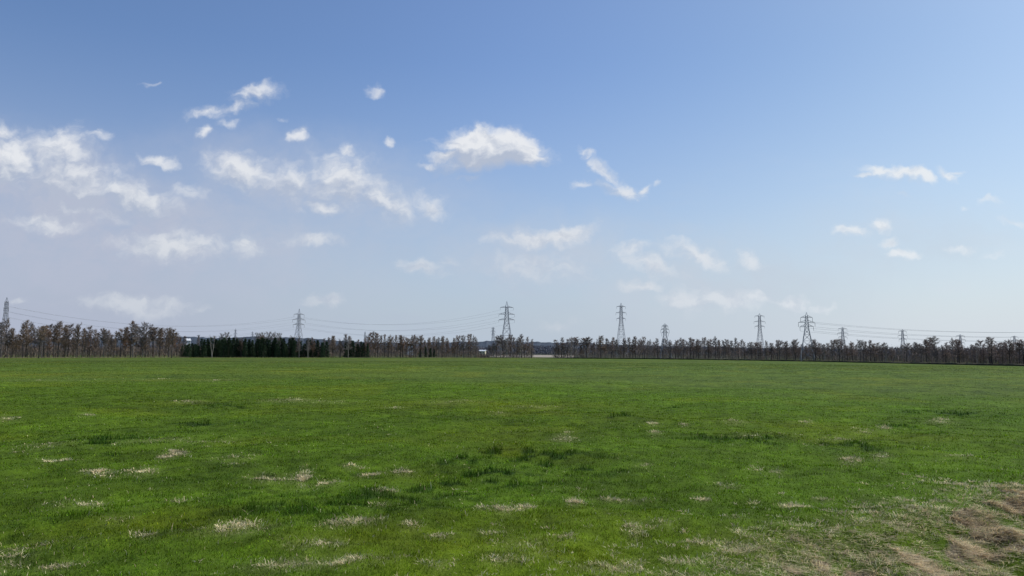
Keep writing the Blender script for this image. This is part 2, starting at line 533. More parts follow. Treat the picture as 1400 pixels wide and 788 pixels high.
# ------------------------------------------------------------------ windbreak geometry in the photo's columns
TOPS = [(0,441),(10,441),(27,443),(45,443),(57,447),(78,442),(90,445),(107,444),(120,446),(135,450),(150,452),(165,450),(178,442),(190,445),(200,446),(210,449),(222,449),(235,451),(246,457),
 (262,459),(280,461),(300,461),(330,462),(365,461),(400,463),(420,463),(435,463),(455,459),(470,455),(480,462),(495,464),(512,454),(520,457),(535,458),(548,459),(560,461),(570,458),(585,462),(600,462),(615,459),(625,460),(640,457),(646,457),(652,463),
 (675,464),(682,462),(697,462),(710,462),(720,460),(727,466),(757,464),(765,461),(775,464),(785,463),(805,463),(815,461),(840,462),(850,463),(870,464),(885,463),(900,465),(920,466),(935,464),(960,464),(970,464),(1010,466),(1035,468),(1055,468),(1065,465),(1085,467),(1115,467),(1132,467),(1145,465),(1152,464),(1165,469),(1185,469),(1205,469),(1220,470),(1240,470),(1255,472),(1270,467),(1285,468),(1300,468),(1310,465),(1320,470),(1345,470),(1356,464),(1365,469),(1380,470),(1390,468),(1400,469),(1500,469)]
BASES = [(-80,487),(0,487.5),(240,488),(500,489.2),(700,489.8),(900,491),(1100,493.5),(1250,496),(1400,498),(1500,499)]


def interp(tab, px):
    return float(np.interp(px, [t[0] for t in tab], [t[1] for t in tab]))


def base_D(px):
    return EYE * FPX / (interp(BASES, px) - horizon_y(px))


# ------------------------------------------------------------------ trees
bark_dark = simple_mat('dark_bark', (.075, .062, .055), var=.4, scale=1.5, rand=.25)
bark_grey = simple_mat('grey_bark', (.13, .115, .105), var=.4, scale=1.5, rand=.25)
bark_pale = simple_mat('pale_bark', (.36, .32, .27), var=.35, scale=2.0)
tw_brown = simple_mat('brown_twigs', (.245, .180, .132), var=.35, scale=.6, transl=.2, rand=.28)
tw_rust = simple_mat('rusty_twigs', (.26, .17, .12), var=.35, scale=.6, transl=.2, rand=.25)
tw_grey = simple_mat('grey_twigs', (.24, .205, .19), var=.35, scale=.6, transl=.2, rand=.28)
tw_haze = simple_mat('hazed_slate_twigs', (.27, .21, .185), var=.35, scale=.6, transl=.2, rand=.25)  # twigs right of centre: aerial haze mixed into their colour
tw_pale = simple_mat('pale_twigs', (.27, .245, .23), var=.3, scale=.6, transl=.25, rand=.2)
spruce_m = simple_mat('spruce_needles', (.044, .076, .036), var=.5, scale=.8, rand=.4)
PROTO_H = 12.0


def bare_tree_meshes(seed, style, bark, twig):
    random.seed(seed)
    H = PROTO_H
    tr, cr = MB(), MB()
    bend = Vector((random.uniform(-.5, .5), random.uniform(-.5, .5), 0))
    def axis(t):
        return Vector((bend.x * t * t, bend.y * t * t, t * H)) + Vector((math.sin(t * 5 + seed), math.cos(t * 4 + seed), 0)) * .10
    r0 = random.uniform(.17, .24)
    tr.tube([axis(t) for t in (0, .15, .35, .55, .75, .9, 1.0)], [r0 * 1.15, r0, r0 * .85, r0 * .65, r0 * .42, r0 * .22, .03], 6)
    if style == 'larch':
        low = random.uniform(.28, .48); nl = random.randint(24, 32); spread = random.uniform(1.5, 2.3)
    elif style == 'tuft':
        low = random.uniform(.45, .62); nl = random.randint(20, 26); spread = random.uniform(1.9, 2.8)
    else:
        low = random.uniform(.22, .35); nl = random.randint(20, 26); spread = random.uniform(2.4, 3.2)
    for i in range(nl):
        t = low + (0.98 - low) * (i + random.random()) / nl
        rel = (t - low) / (1 - low)
        if style == 'larch':
            L = spread * (1.05 - rel * .8) * random.uniform(.5, 1.25); up = random.uniform(-.10, .35) + rel * .4
        elif style == 'tuft':
            L = spread * (1 - abs(rel - .45) * 1.05) * random.uniform(.55, 1.2); up = random.uniform(.05, .6)
        else:
            L = spread * (1.1 - rel * .55) * random.uniform(.55, 1.15); up = random.uniform(.5, 1.2)
        an = i * 2.4 + random.uniform(-.6, .6)
        p0 = axis(t)
        d = Vector((math.cos(an), math.sin(an), up)).normalized()
        p1 = p0 + d * L * .5 + Vector((0, 0, -.03 * L))
        p2 = p0 + d * L + Vector((0, 0, .12 * L))
        rl = .045 + .03 * (1 - rel)
        tr.tube([p0, p1, p2], [rl, rl * .7, rl * .3], 3)
        for k in range(int(15 + L * 19)):
            f = random.uniform(.2, 1.05)
            q = p0.lerp(p1, f * 2) if f < .5 else p1.lerp(p2, f * 2 - 1)
            dd = (d * .7 + Vector((random.gauss(0, .7), random.gauss(0, .7), random.gauss(.15, .55))))
            tl = random.uniform(.35, .95)
            cr.twig(q, dd, tl, random.uniform(.06, .12))
            q2 = q + dd.normalized() * tl * .5
            cr.twig(q2, dd + Vector((random.gauss(0, .8), random.gauss(0, .8), random.gauss(.1, .6))), tl * .7, .10)
    for k in range(24):
        q = axis(random.uniform(.8, 1.0))
        cr.twig(q, Vector((random.gauss(0, .6), random.gauss(0, .6), random.uniform(.2, 1.2))), random.uniform(.3, .8), .07)
    return tr.mesh('trunk', bark), cr.mesh('crown', twig)


def fork_tree_meshes(seed):
    random.seed(seed)
    tr, cr = MB(), MB(); H = PROTO_H
    for s in (-1, 1):
        pts = [Vector((0, 0, 0)), Vector((s * .15, 0, H * .18)), Vector((s * .8, .1 * s, H * .5)), Vector((s * 1.3, -.2, H * .85)), Vector((s * 1.35, -.2, H))]
        tr.tube(pts, [.22, .19, .13, .07, .03], 6)
        for i in range(16):
            t = random.uniform(.45, 1)
            j = min(int(t * 4), 3); p0 = pts[j].lerp(pts[j + 1], t * 4 - j)
            d = Vector((random.gauss(0, .7), random.gauss(0, .7), random.uniform(.4, 1.2))).normalized()
            L = random.uniform(1, 2.2)
            tr.tube([p0, p0 + d * L], [.05, .02], 3)
            for k in range(14):
                cr.twig(p0 + d * L * random.random(), d + Vector((random.gauss(0, .7), random.gauss(0, .7), random.gauss(.1, .5))), random.uniform(.4, .9), .07)
    return tr.mesh('trunk', bark_pale), cr.mesh('crown', tw_pale)


def spruce_meshes(seed):
    random.seed(seed)
    H = PROTO_H
    tr, cr = MB(), MB()
    tr.tube([(0, 0, 0), (0, 0, H * .5), (0, 0, H * .99)], [.2, .13, .02], 6)
    W = random.uniform(2.5, 3.3)
    for i in range(420):
        t = 0.02 + .97 * (i / 420) ** 1.1
        rmax = W * (1 - t) ** .62 * (.80 + .28 * math.sin(t * 38 + seed)) * random.uniform(.65, 1.15) + .12
        an = random.uniform(0, 2 * math.pi)
        d = Vector((math.cos(an), math.sin(an), -.22 + t * .5))
        p0 = Vector((0, 0, t * H))
        for k in range(7):
            f = random.uniform(.25, 1)
            q = p0 + d * rmax * f
            dd = Vector((math.cos(an) + random.gauss(0, .6), math.sin(an) + random.gauss(0, .6), random.gauss(-.25, .4)))
            cr.twig(q, dd, random.uniform(.35, .75), random.uniform(.16, .34))
    for k in range(12):
        cr.twig(Vector((0, 0, H * random.uniform(.93, .99))), Vector((random.gauss(0, .3), random.gauss(0, .3), 1)), .5, .12)
    return tr.mesh('trunk', bark_dark), cr.mesh('crown', spruce_m)


PROTOS = {}
for kind, bark, mats in (('brown', bark_dark, (tw_brown, tw_rust)), ('rust', bark_dark, (tw_rust,)), ('grey', bark_grey, (tw_grey,)), ('slate', bark_dark, (tw_haze,)), ('palebark', bark_pale, (tw_grey,)), ('pale', bark_grey, (tw_pale,))):
    PROTOS[kind] = {}
    for style in ('larch', 'tuft', 'broad'):
        nvar = 3 if kind in ('brown', 'slate', 'grey') else 2
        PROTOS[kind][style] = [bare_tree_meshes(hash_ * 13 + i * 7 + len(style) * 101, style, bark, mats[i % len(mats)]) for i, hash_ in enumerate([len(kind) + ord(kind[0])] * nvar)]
SPR = [spruce_meshes(900 + i) for i in range(5)]
FORK = fork_tree_meshes(77)


def put_tree(name, meshes, px, D, ytop, label, group, wide=1.0, sink=.15):
    x, y = at(px, D)
    H = height_for(px, ytop, D)
    o = link(name, None, None, label=label, category='tree')
    if group:
        o['group'] = group
    o.empty_display_size = .5
    zg = float(height(np.array([x]), np.array([y]))[0])
    o.location = (x, y, zg - sink)
    s = (H - zg + sink) / PROTO_H
    o.scale = (s * wide, s * wide, s)
    o.rotation_euler = (0, 0, random.uniform(0, 6.28))
    link('trunk', meshes[0], o)
    link('crown', meshes[1], o)
    return o


SEG = [(-60, 62, 'under the half-cut pylon at the left edge'),
       (62, 130, 'in the left windbreak right of the leftmost pylon'),
       (130, 170, 'in the dip of the left windbreak'),
       (170, 215, 'in the tall dense clump of the left windbreak'),
       (215, 262, 'where the left windbreak meets the dark spruces'),
       (262, 420, 'rising among the dark spruces'),
       (420, 505, 'between the spruces and the middle grove'),
       (505, 565, 'in the left half of the middle grove'),
       (565, 610, 'in the low stretch of the middle grove'),
       (610, 654, 'in the middle grove just left of the cream house'),
       (654, 700, 'between the cream house and the tallest central pylon'),
       (700, 730, 'between the tallest central pylon and the stubble gap'),
       (730, 800, 'just right of the pale stubble gap'),
       (800, 840, 'just left of the tall pylon behind the right windbreak'),
       (840, 895, 'by the tall pylon behind the right windbreak'),
       (895, 945, 'around the short pylon standing in the right windbreak'),
       (945, 1025, 'right of the short pylon in the right windbreak'),
       (1025, 1085, 'between the paired pylons on the right'),
       (1085, 1130, 'around the pylon standing before the trees'),
       (1130, 1200, 'below the first of the far pylons on the right'),
       (1200, 1255, 'below the second of the far pylons on the right'),
       (1255, 1290, 'by the broad grey crown in the right windbreak'),
       (1290, 1340, 'below the third of the far pylons on the right'),
       (1340, 1480, 'at the right edge of the photo below the last pylon')]


def seg_name(px):
    for a, b, s in SEG:
        if a <= px < b:
            return s
    return SEG[-1][2]


random.seed(5)
TINTW = {'brown': 'brown', 'rust': 'rusty', 'grey': 'greyish', 'slate': 'slate', 'palebark': 'pale-barked', 'pale': 'pale grey'}
# columns of individual bare trees
cols = []
def fill(x0, x1, n):
    for i in range(n):
        cols.append(x0 + (x1 - x0) * (i + random.uniform(.05, .95)) / n)
fill(-30, 248, 66); fill(250, 420, 9); fill(420, 470, 10); fill(470, 505, 6); fill(505, 653, 40); fill(668, 728, 18)
fill(757, 1000, 58); fill(1000, 1200, 46); fill(1200, 1430, 48)
for px in cols:
    # kind by place along the windbreak
    u = random.random()
    if px < 250:
        kind = 'brown' if u < .58 else ('rust' if u < .66 else 'grey')
    elif px < 420:
        kind = 'grey' if u < .5 else 'brown'
    elif px < 660:
        kind = 'brown' if u < .5 else ('grey' if u < .85 else 'rust')
    elif px < 900:
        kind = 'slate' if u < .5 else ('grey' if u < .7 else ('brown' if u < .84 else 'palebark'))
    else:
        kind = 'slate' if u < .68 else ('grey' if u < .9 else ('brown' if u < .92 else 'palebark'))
    v = random.random()
    if px < 250:
        style = 'tuft' if v < .25 else ('larch' if v < .82 else 'broad')
    else:
        style = 'larch' if v < .60 else ('tuft' if v < .72 else 'broad')
    row = random.random()
    D = base_D(px) + 2 + row * row * 34
    top, base = interp(TOPS, px), interp(BASES, px)
    k = random.choice([1.0, .99, .97, .94, .90, .84, .76, 1.06, .66, 1.0 if px < 660 else 1.12])
    if 250 < px < 420:
        k = random.uniform(.9, 1.1)
    ytop = base - (base - top) * k
    size = 'tall' if k > .95 else ('middling' if k > .85 else 'low')
    proto = random.choice(PROTOS[kind][style])
    shp = {'larch': 'slim bare tree', 'tuft': 'bushy bare tree', 'broad': 'spreading bare tree'}[style]
    seg = seg_name(px)
    put_tree('bare_tree', proto, px, D, ytop, f"{size} {TINTW[kind]} {shp} {seg}", 'bare trees of the windbreak', wide=random.uniform(.7, 1.1) if px < 660 else random.uniform(.9, 1.35))

# single trees that stand out
put_tree('bare_tree', PROTOS['brown']['tuft'][0], 235, base_D(235) - 14, 451, 'lone dark tree standing forward of the left windbreak, left of the spruces', None, 1.0)
put_tree('bare_tree', PROTOS['brown']['tuft'][2], 54, base_D(54) - 10, 447, 'dark brown tree standing forward of the left windbreak with twin shaded trunk', None, 1.0)
put_tree('birch_tree', FORK, 290, base_D(290) - 3, 461, 'pale forked birch in front of the dark spruces', None, .9)
put_tree('birch_tree', PROTOS['palebark']['larch'][0], 409, base_D(409) - 2, 460, 'thin pale birch under the left-centre pylon in front of spruces', None, .8)
put_tree('birch_tree', PROTOS['palebark']['larch'][1], 421, base_D(421) - 2, 463, 'short pale birch just right of the left-centre pylon', None, .8)
put_tree('birch_tree', PROTOS['palebark']['larch'][1], 476, base_D(476) - 2, 460, 'pale slim birch at the right end of the spruces', None, .8)
put_tree('bare_tree', PROTOS['pale']['broad'][0], 1274, base_D(1274) + 60, 462.5, 'wide pale grey crown rising behind the right windbreak', None, 1.7)
put_tree('bare_tree', PROTOS['slate']['larch'][0], 1356, base_D(1356) - 2, 463, 'tallest dark tree near the right edge of the photo', None, 1.1)
put_tree('bare_tree', PROTOS['slate']['tuft'][1], 1147, base_D(1147) - 2, 464, 'tall dark tree touching the first far pylon right of the footed pylon', None, .9)
for px, yt in ((352, 457.5), (358, 457), (366, 456), (373, 456.5), (381, 457.5), (309, 456.5), (304, 458)):
    put_tree('bare_tree', random.choice(PROTOS['pale']['broad']), px, base_D(px) + 90 + random.uniform(0, 20), yt, 'pale grey bare tree showing above the dark spruces', 'pale bare trees behind the spruces', 1.0)

# spruces
random.seed(21)
spr = []
for px in np.concatenate([np.linspace(250, 402, 66), np.linspace(404, 446, 12), np.linspace(474, 502, 7), np.linspace(574, 594, 4)]):
    spr.append(float(px) + random.uniform(-1.6, 1.6))
for px in spr:
    base = interp(BASES, px)
    D = base_D(px) + 1 + random.random() * 9
    if px < 275:
        yt = random.uniform(468, 473)
    elif px < 404:
        yt = random.choice([461.5, 463, 464, 465, 466, 468, 470])
    elif px < 450:
        yt = random.uniform(464, 470)
    elif px < 510:
        yt = random.uniform(465, 471)
    else:
        yt = random.uniform(473, 478)
    where = ('at the left, lower end of the spruce row' if px < 275 else 'in the dense spruce row left of the left-centre pylon' if px < 404 else 'around the foot of the left-centre pylon' if px < 450
             else 'right of the spruce row beside the middle grove' if px < 510 else 'in the low dark clump inside the middle grove')
    put_tree('spruce_tree', random.choice(SPR), px, D, yt, f"dark green, almost black spruce {where}", 'dark spruces', wide=random.uniform(.85, 1.15))

# ------------------------------------------------------------------ undergrowth, reeds, bank, far woods
random.seed(31)
under = {'brown': MB(), 'slate': MB()}
for px in np.arange(-40, 1440, .42):
    if 728 < px < 757:
        continue
    low = 655 < px < 668
    D = base_D(px) + random.uniform(6, 24 if low else 42)
    x, y = at(px, D)
    top = interp(TOPS, px)
    hmax = height_for(px, top, D)
    f = .74 if not (250 < px < 450) else .4
    mb = under['brown' if px < 660 else 'slate']
    if low:
        hmax *= .32
    hgt = hmax * (.3 + (f + .05) * random.random() ** 1.4)
    for k in range(20):
        p = Vector((x + random.gauss(0, .8), y + random.gauss(0, .8), random.uniform(0, .75) * hgt))
        mb.twig(p, Vector((random.gauss(0, .45), random.gauss(0, .45), 1)), random.uniform(.8, 2.0), random.uniform(.09, .18))
ub = simple_mat('brush_twigs', (.25, .19, .148), var=.4, scale=.15)
us = simple_mat('hazed_slate_brush_twigs', (.26, .205, .18), var=.4, scale=.15)  # brush right of centre, greyed in its colour for haze
link('undergrowth', under['brown'].mesh('undergrowth', ub), kind='stuff')
link('undergrowth', under['slate'].mesh('undergrowth', us), kind='stuff')

# reeds / dead tall grass along the foot of the trees
rm = MB()
for px in np.arange(-40, 1440, .12):
    D = base_D(px) - 1.5 + random.uniform(0, 5)
    if 255 < px < 470 and random.random() < .6:
        continue
    if px > 740 and random.random() < .2:
        continue
    x, y = at(px, D)
    z0 = float(0.0 if px < 760 else .42)
    rm.twig(Vector((x, y, z0 - .05)), Vector((random.gauss(0, .3), random.gauss(0, .3), 1)), random.uniform(.25, .62) * (1 if px < 760 else .8), random.uniform(.15, .35))
link('reed_grass', rm.mesh('reed_grass', simple_mat('dead_reeds', (.30, .25, .165), var=.5, scale=.05, transl=.2)), kind='stuff')

# low earth bank along the foot of the right windbreak
bv, bf = [], []
cols_b = list(np.arange(735, 1445, 2.0))
for i, px in enumerate(cols_b):
    D0 = base_D(px) - 2.2
    wob = random.uniform(-.07, .07); fade = min(1, (px - 735) / 40)
    for dd, zz in ((-.0, -.1), (.25, .38 + wob), (.9, .50 + wob), (3.5, .45 + wob * .5), (6, -.1)):
        x, y = at(px, D0 + dd)
        bv.append((x, y, zz * (fade if zz > 0 else 1)))
    if i:
        for k in range(4):
            a = (i - 1) * 5 + k; b = i * 5 + k
            bf.append((a, b, b + 1, a + 1))
bm_ = bpy.data.meshes.new('earth_bank'); bm_.from_pydata(bv, [], bf); bm_.materials.append(simple_mat('bank_earth', (.030, .030, .018), var=.5, scale=.4)); bm_.update()
link('earth_bank', bm_, kind='structure')

# pale stubble field beyond the gap
def strip(name, px0, px1, D0, D1, z, mat):
    v, f = [], []
    n = 24; m = 10
    for i in range(n + 1):
        for j in range(m + 1):
            px = px0 + (px1 - px0) * i / n
            D = D0 + (D1 - D0) * j / m
            x, y = at(px + random.uniform(-.4, .4), D + random.uniform(-2, 2))
            v.append((x, y, z + random.uniform(0, .02)))
    for i in range(n):
        for j in range(m):
            a = i * (m + 1) + j
            f.append((a, a + m + 1, a + m + 2, a + 1))
    me = bpy.data.meshes.new(name); me.from_pydata(v, [], f); me.materials.append(mat); me.update()
    link(name, me, kind='structure')
strip('stubble_field', 668, 785, 470, 800, .06, simple_mat('pale_stubble', (.34, .29, .23), var=.15, scale=.06))

# far woods behind the gaps: nobody could count these
fw = MB()
for px in np.arange(-60, 1460, .8):
    D = random.uniform(820, 980)
    x, y = at(px, D)
    topy = 473 + 1.5 * math.sin(px * .05) + random.uniform(-1.5, 2.5) + (px - 700) * .004
    if px < 640:
        topy += 2
    H = height_for(px, topy, D)
    for k in range(36):
        p = Vector((x + random.gauss(0, 1.6), y + random.gauss(0, 1.6), random.uniform(0, .85) * H))
        fw.twig(p, Vector((random.gauss(0, .5), random.gauss(0, .5), 1)), random.uniform(1.2, 2.8), random.uniform(.4, .8))
link('far_wood', fw.mesh('far_wood', simple_mat('hazed_far_wood_twigs', (.15, .142, .158), var=.3, scale=.05)), kind='stuff')  # purple-grey tone carries the aerial haze in the colour

# ------------------------------------------------------------------ hills on the skyline
def hills(name, D, prof, mat, jag):
    v, f = [], []
    pxs = np.arange(-220, 1620, 2.5)
    n1 = fbm(pxs / 60.0, pxs * 0 + .3, 81, 4); n2 = fbm(pxs / 5.0, pxs * 0 + 7, 82, 2)
    for i, px in enumerate(pxs):
        yt = float(np.interp(px, [p[0] for p in prof], [p[1] for p in prof])) + (n1[i] - .5) * 5 + (n2[i] - .5) * jag
        H = max(1.0, height_for(px, yt, D))
        for k, (dd, hf) in enumerate(((-500, 0), (-250, .45), (-60, .88), (0, 1), (260, .7), (800, 0))):
            x, y = at(px, D + dd)
            v.append((x, y, H * hf - (2 if hf == 0 else 0)))
        if i:
            for k in range(5):
                a = (i - 1) * 6 + k; b = i * 6 + k
                f.append((a, b, b + 1, a + 1))
    me = bpy.data.meshes.new(name); me.from_pydata(v, [], f); me.materials.append(mat); me.update()
    link(name, me, kind='structure')
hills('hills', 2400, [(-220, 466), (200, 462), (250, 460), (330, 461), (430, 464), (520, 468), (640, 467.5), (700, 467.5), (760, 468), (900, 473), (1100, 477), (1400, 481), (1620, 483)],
      simple_mat('hazed_wooded_hillside', (.050, .066, .088), var=.35, scale=.02), 2.0)  # bluish because distance haze is put into the woodland colour

# ------------------------------------------------------------------ pylons
steel = simple_mat('galvanised_steel', (.27, .29, .33), rough=.55, var=.15, scale=.4, metal=.0, spec=.4)
steel_far = simple_mat('hazed_steel', (.25, .27, .31), rough=.6, var=.1, scale=.4, spec=.3)
insul = simple_mat('insulator_glaze', (.12, .11, .11), rough=.3, var=.1, spec=.5)
cable_m = simple_mat('cable_aluminium', (.44, .46, .49), rough=.5, var=.1, scale=.1)


def make_pylon(px, D, ytop, arms, base_w, waist_w, yaw, label, thick, mat=None, group='lattice pylons', waist=None):
    """arms: list of (photo y of the arm, half width in photo pixels)"""
    mat = mat or steel
    x, y = at(px, D)
    H = height_for(px, ytop, D)
    thick *= .67
    root = link('pylon', None, None, label=label, category='pylon', group=group)
    root.location = (x, y, -.1)
    bearing = math.atan2(x, y)
    root.rotation_euler = (0, 0, -bearing + yaw)
    zs = [height_for(px, a[0], D) for a in arms]
    hw = [a[1] * D / FPX / max(.35, math.cos(yaw)) for a in arms]
    zl = zs[-1]
    zw = height_for(px, waist, D) if waist else zl
    wtop = waist_w * .62
    def width(z):
        if z <= zw:
            t = z / zw
            return base_w + (waist_w - base_w) * t
        t = (z - zw) / max(.1, (zs[0] - zw))
        return waist_w + (wtop - waist_w) * min(1, t)
    # legs
    corners = ((-1, -1), (1, -1), (1, 1), (-1, 1))
    ztop = zs[0] + .5
    for sx, sy in corners:
        mb = MB()
        pts = [Vector((sx * width(z) / 2, sy * width(z) / 2, z)) for z in (0, zw, ztop)]
        mb.tube(pts, [thick, thick * .85, thick * .7], 4)
        link('leg', mb.mesh('leg', mat), root)
    # bracing
    br = MB()
    levels = [0.0]
    while levels[-1] < ztop - .5:
        levels.append(min(ztop, levels[-1] + max(1.3, width(levels[-1]) * .85)))
    for za, zb in zip(levels[:-1], levels[1:]):
        wa, wb = width(za) / 2, width(zb) / 2
        for i in range(4):
            a0, a1 = corners[i], corners[(i + 1) % 4]
            br.bar((a0[0] * wa, a0[1] * wa, za), (a1[0] * wb, a1[1] * wb, zb), thick * .5)
            br.bar((a1[0] * wa, a1[1] * wa, za), (a0[0] * wb, a0[1] * wb, zb), thick * .5)
            br.bar((a0[0] * wb, a0[1] * wb, zb), (a1[0] * wb, a1[1] * wb, zb), thick * .45)
    link('bracing', br.mesh('bracing', mat), root)
    pk = MB()
    w = width(ztop) / 2
    for sx, sy in corners:
        pk.bar((sx * w, sy * w, ztop), (0, 0, H), thick * .6)
    link('peak', pk.mesh('peak', mat), root)
    tips = []
    for z, h in zip(zs, hw):
        am = MB()
        w = width(z) / 2
        for s in (-1, 1):
            tip = Vector((s * h, 0, z))
            rise = max(.9, h * .22)
            for sy in (-1, 1):
                am.bar((s * w, sy * w, z), tip, thick * .75)
                am.bar((s * w, sy * w, z + rise), tip, thick * .6)
                for f in (.3, .6):
                    p = Vector((s * w, sy * w, z)).lerp(tip, f); q = Vector((s * w, sy * w, z + rise)).lerp(tip, f)
                    am.bar(p, q, thick * .4)
            tips.append((tip, s))
        arm = link('cross_arm', am.mesh('cross_arm', mat), root)
        for s in (-1, 1):
            im = MB()
            n = 7
            pts, rad = [], []
            for k in range(n * 2):
                pts.append((s * h, 0, z - .1 - k * .14)); rad.append(.10 if k % 2 else .045)
            im.tube(pts, rad, 6)
            link('insulator', im.mesh('insulator', insul), arm)
    M = Matrix.Translation(root.location) @ Matrix.Rotation(-bearing + yaw, 4, 'Z')
    return [(M @ (t - Vector((0, 0, 2.0))), s) for t, s in tips]


P = {}
P['a'] = make_pylon(5.0, 520, 406, [(413.5, 1.9), (421, 2.3), (428.5, 2.1)], 6.0, 1.8, R(66), 'pylon half cut by the left edge of the photo, tall above brown trees', .20, waist=432)
P['b'] = make_pylon(407.5, 560, 422, [(430, 6.5), (437.3, 8), (444, 7)], 7.5, 2.1, R(38), 'pylon behind the dark spruces, alone in the sky left of centre', .20, waist=446)
P['c'] = make_pylon(692.5, 560, 412, [(420.5, 9), (429.8, 10.8), (437.3, 10.8)], 10.5, 3.0, R(8), 'tallest, widest-armed pylon at the middle of the photo', .24, waist=438)
P['d'] = make_pylon(849.5, 640, 414, [(419.3, 6), (427.8, 7), (435.7, 6)], 9.0, 2.6, R(15), 'tall slender pylon right of centre, second tallest in the photo', .21, steel, waist=440)
P['e'] = make_pylon(909.5, base_D(909) + 4, 442, [(446, 4), (450.8, 5.4), (455, 4.2)], 6.6, 1.5, R(10), 'short pylon whose splayed pale legs show between the trees', .13, waist=458)
P['f'] = make_pylon(1039.5, 700, 428.5, [(432.3, 5.8), (440, 7), (446.3, 6)], 7.5, 2.5, R(15), 'hazy slender pylon, left one of the pair right of centre', .20, steel_far, waist=452)
P['g'] = make_pylon(1104, base_D(1104) + 1.5, 427, [(434, 7), (440.7, 9.8), (446.2, 8)], 6.2, 1.6, R(6), 'dark broad pylon with its legs down to the field edge, right one of the pair', .15, waist=449)
P['h'] = make_pylon(1153, 700, 447, [(449.6, 5), (455.6, 6), (461, 5)], 6, 1.8, R(12), 'first small pylon right of the broad pair, behind the trees', .19, steel_far)
P['i'] = make_pylon(1235, 720, 450, [(453, 4.2), (459, 5), (464, 4)], 5.5, 1.7, R(15), 'second small far pylon in the row on the right', .18, steel_far)
P['j'] = make_pylon(1314, 780, 457, [(459.5, 4.4), (464.5, 5), (469, 4.2)], 5, 1.6, R(15), 'third small far pylon in the row on the right', .18, steel_far)
P['k'] = make_pylon(1388, 800, 459, [(461, 3.5), (466, 4.2), (471, 3.6)], 5, 1.6, R(15), 'last small far pylon by the right edge of the photo', .17, steel_far)
make_pylon(674, 900, 447, [(449, 2.4), (453, 3), (457, 2.4)], 6, 1.9, R(15), 'small far pylon just left of the tallest central pylon', .19, steel_far)
make_pylon(321, 1100, 449, [(452, 1.6), (456, 2), (460, 1.6)], 5, 1.5, R(30), 'tiny far pylon above the spruces, nearer the left windbreak', .17, steel_far)
make_pylon(344.5, 1250, 453, [(455, 1.6), (458, 2), (461, 1.6)], 5, 1.5, R(30), 'tiny far pylon above the spruces, lower and further right of two', .17, steel_far)
make_pylon(498.5, 1000, 453, [(455.5, 1.0), (459, 1.2), (462, 1)], 5, 1.5, R(60), 'thin far pylon peeping over the trees right of the spruces', .17, steel_far)
# the next pylon of the right-hand line stands just outside the frame
P['z'] = make_pylon(1690, 400, 424, [(432, 7), (438, 9.5), (444, 8)], 6.2, 1.6, R(0), 'pylon beyond the right edge carrying the right-hand line', .15, waist=448)


def cable(a, b, sag, r, label, group):
    mb = MB(); n = 28
    pts = []
    for i in range(n + 1):
        t = i / n
        p = a.lerp(b, t); p.z -= 4 * sag * t * (1 - t)
        pts.append(p)
    mb.tube(pts, [r] * (n + 1), 4)
    link('power_cable', mb.mesh('power_cable', cable_m), None, label=label, category='cable', group=group)


LEV = ['upper', 'middle', 'lower']
for (p, q, sag, r, where) in (('a', 'b', 9, .038, 'between the left-edge pylon and the pylon behind the spruces'),
                              ('b', 'c', 8, .038, 'between the pylon behind the spruces and the tallest central pylon'),
                              ('g', 'z', 4.5, .032, 'running from the broad right-hand pylon out of the right edge')):
    for i, ((A_, s1), (B_, s2)) in enumerate(zip(P[p], P[q])):
        cable(A_, B_, sag, r, f"{LEV[i // 2]} power cable {where}", 'power cables on the pylons')

# ------------------------------------------------------------------ houses
cream = simple_mat('cream_render', (.68, .62, .47), var=.06, scale=1)
whitew = simple_mat('white_render', (.78, .78, .76), var=.05, scale=1)
roofm = simple_mat('grey_roof_sheet', (.10, .10, .11), var=.15, scale=1, rough=.5)
roofw = simple_mat('pale_roof_sheet', (.72, .74, .76), var=.06, scale=1, rough=.5)
glassm = simple_mat('dark_window_glass', (.03, .035, .04), var=.1, rough=.1, spec=.6)
framem = simple_mat('white_window_frame', (.7, .7, .68), var=.05)


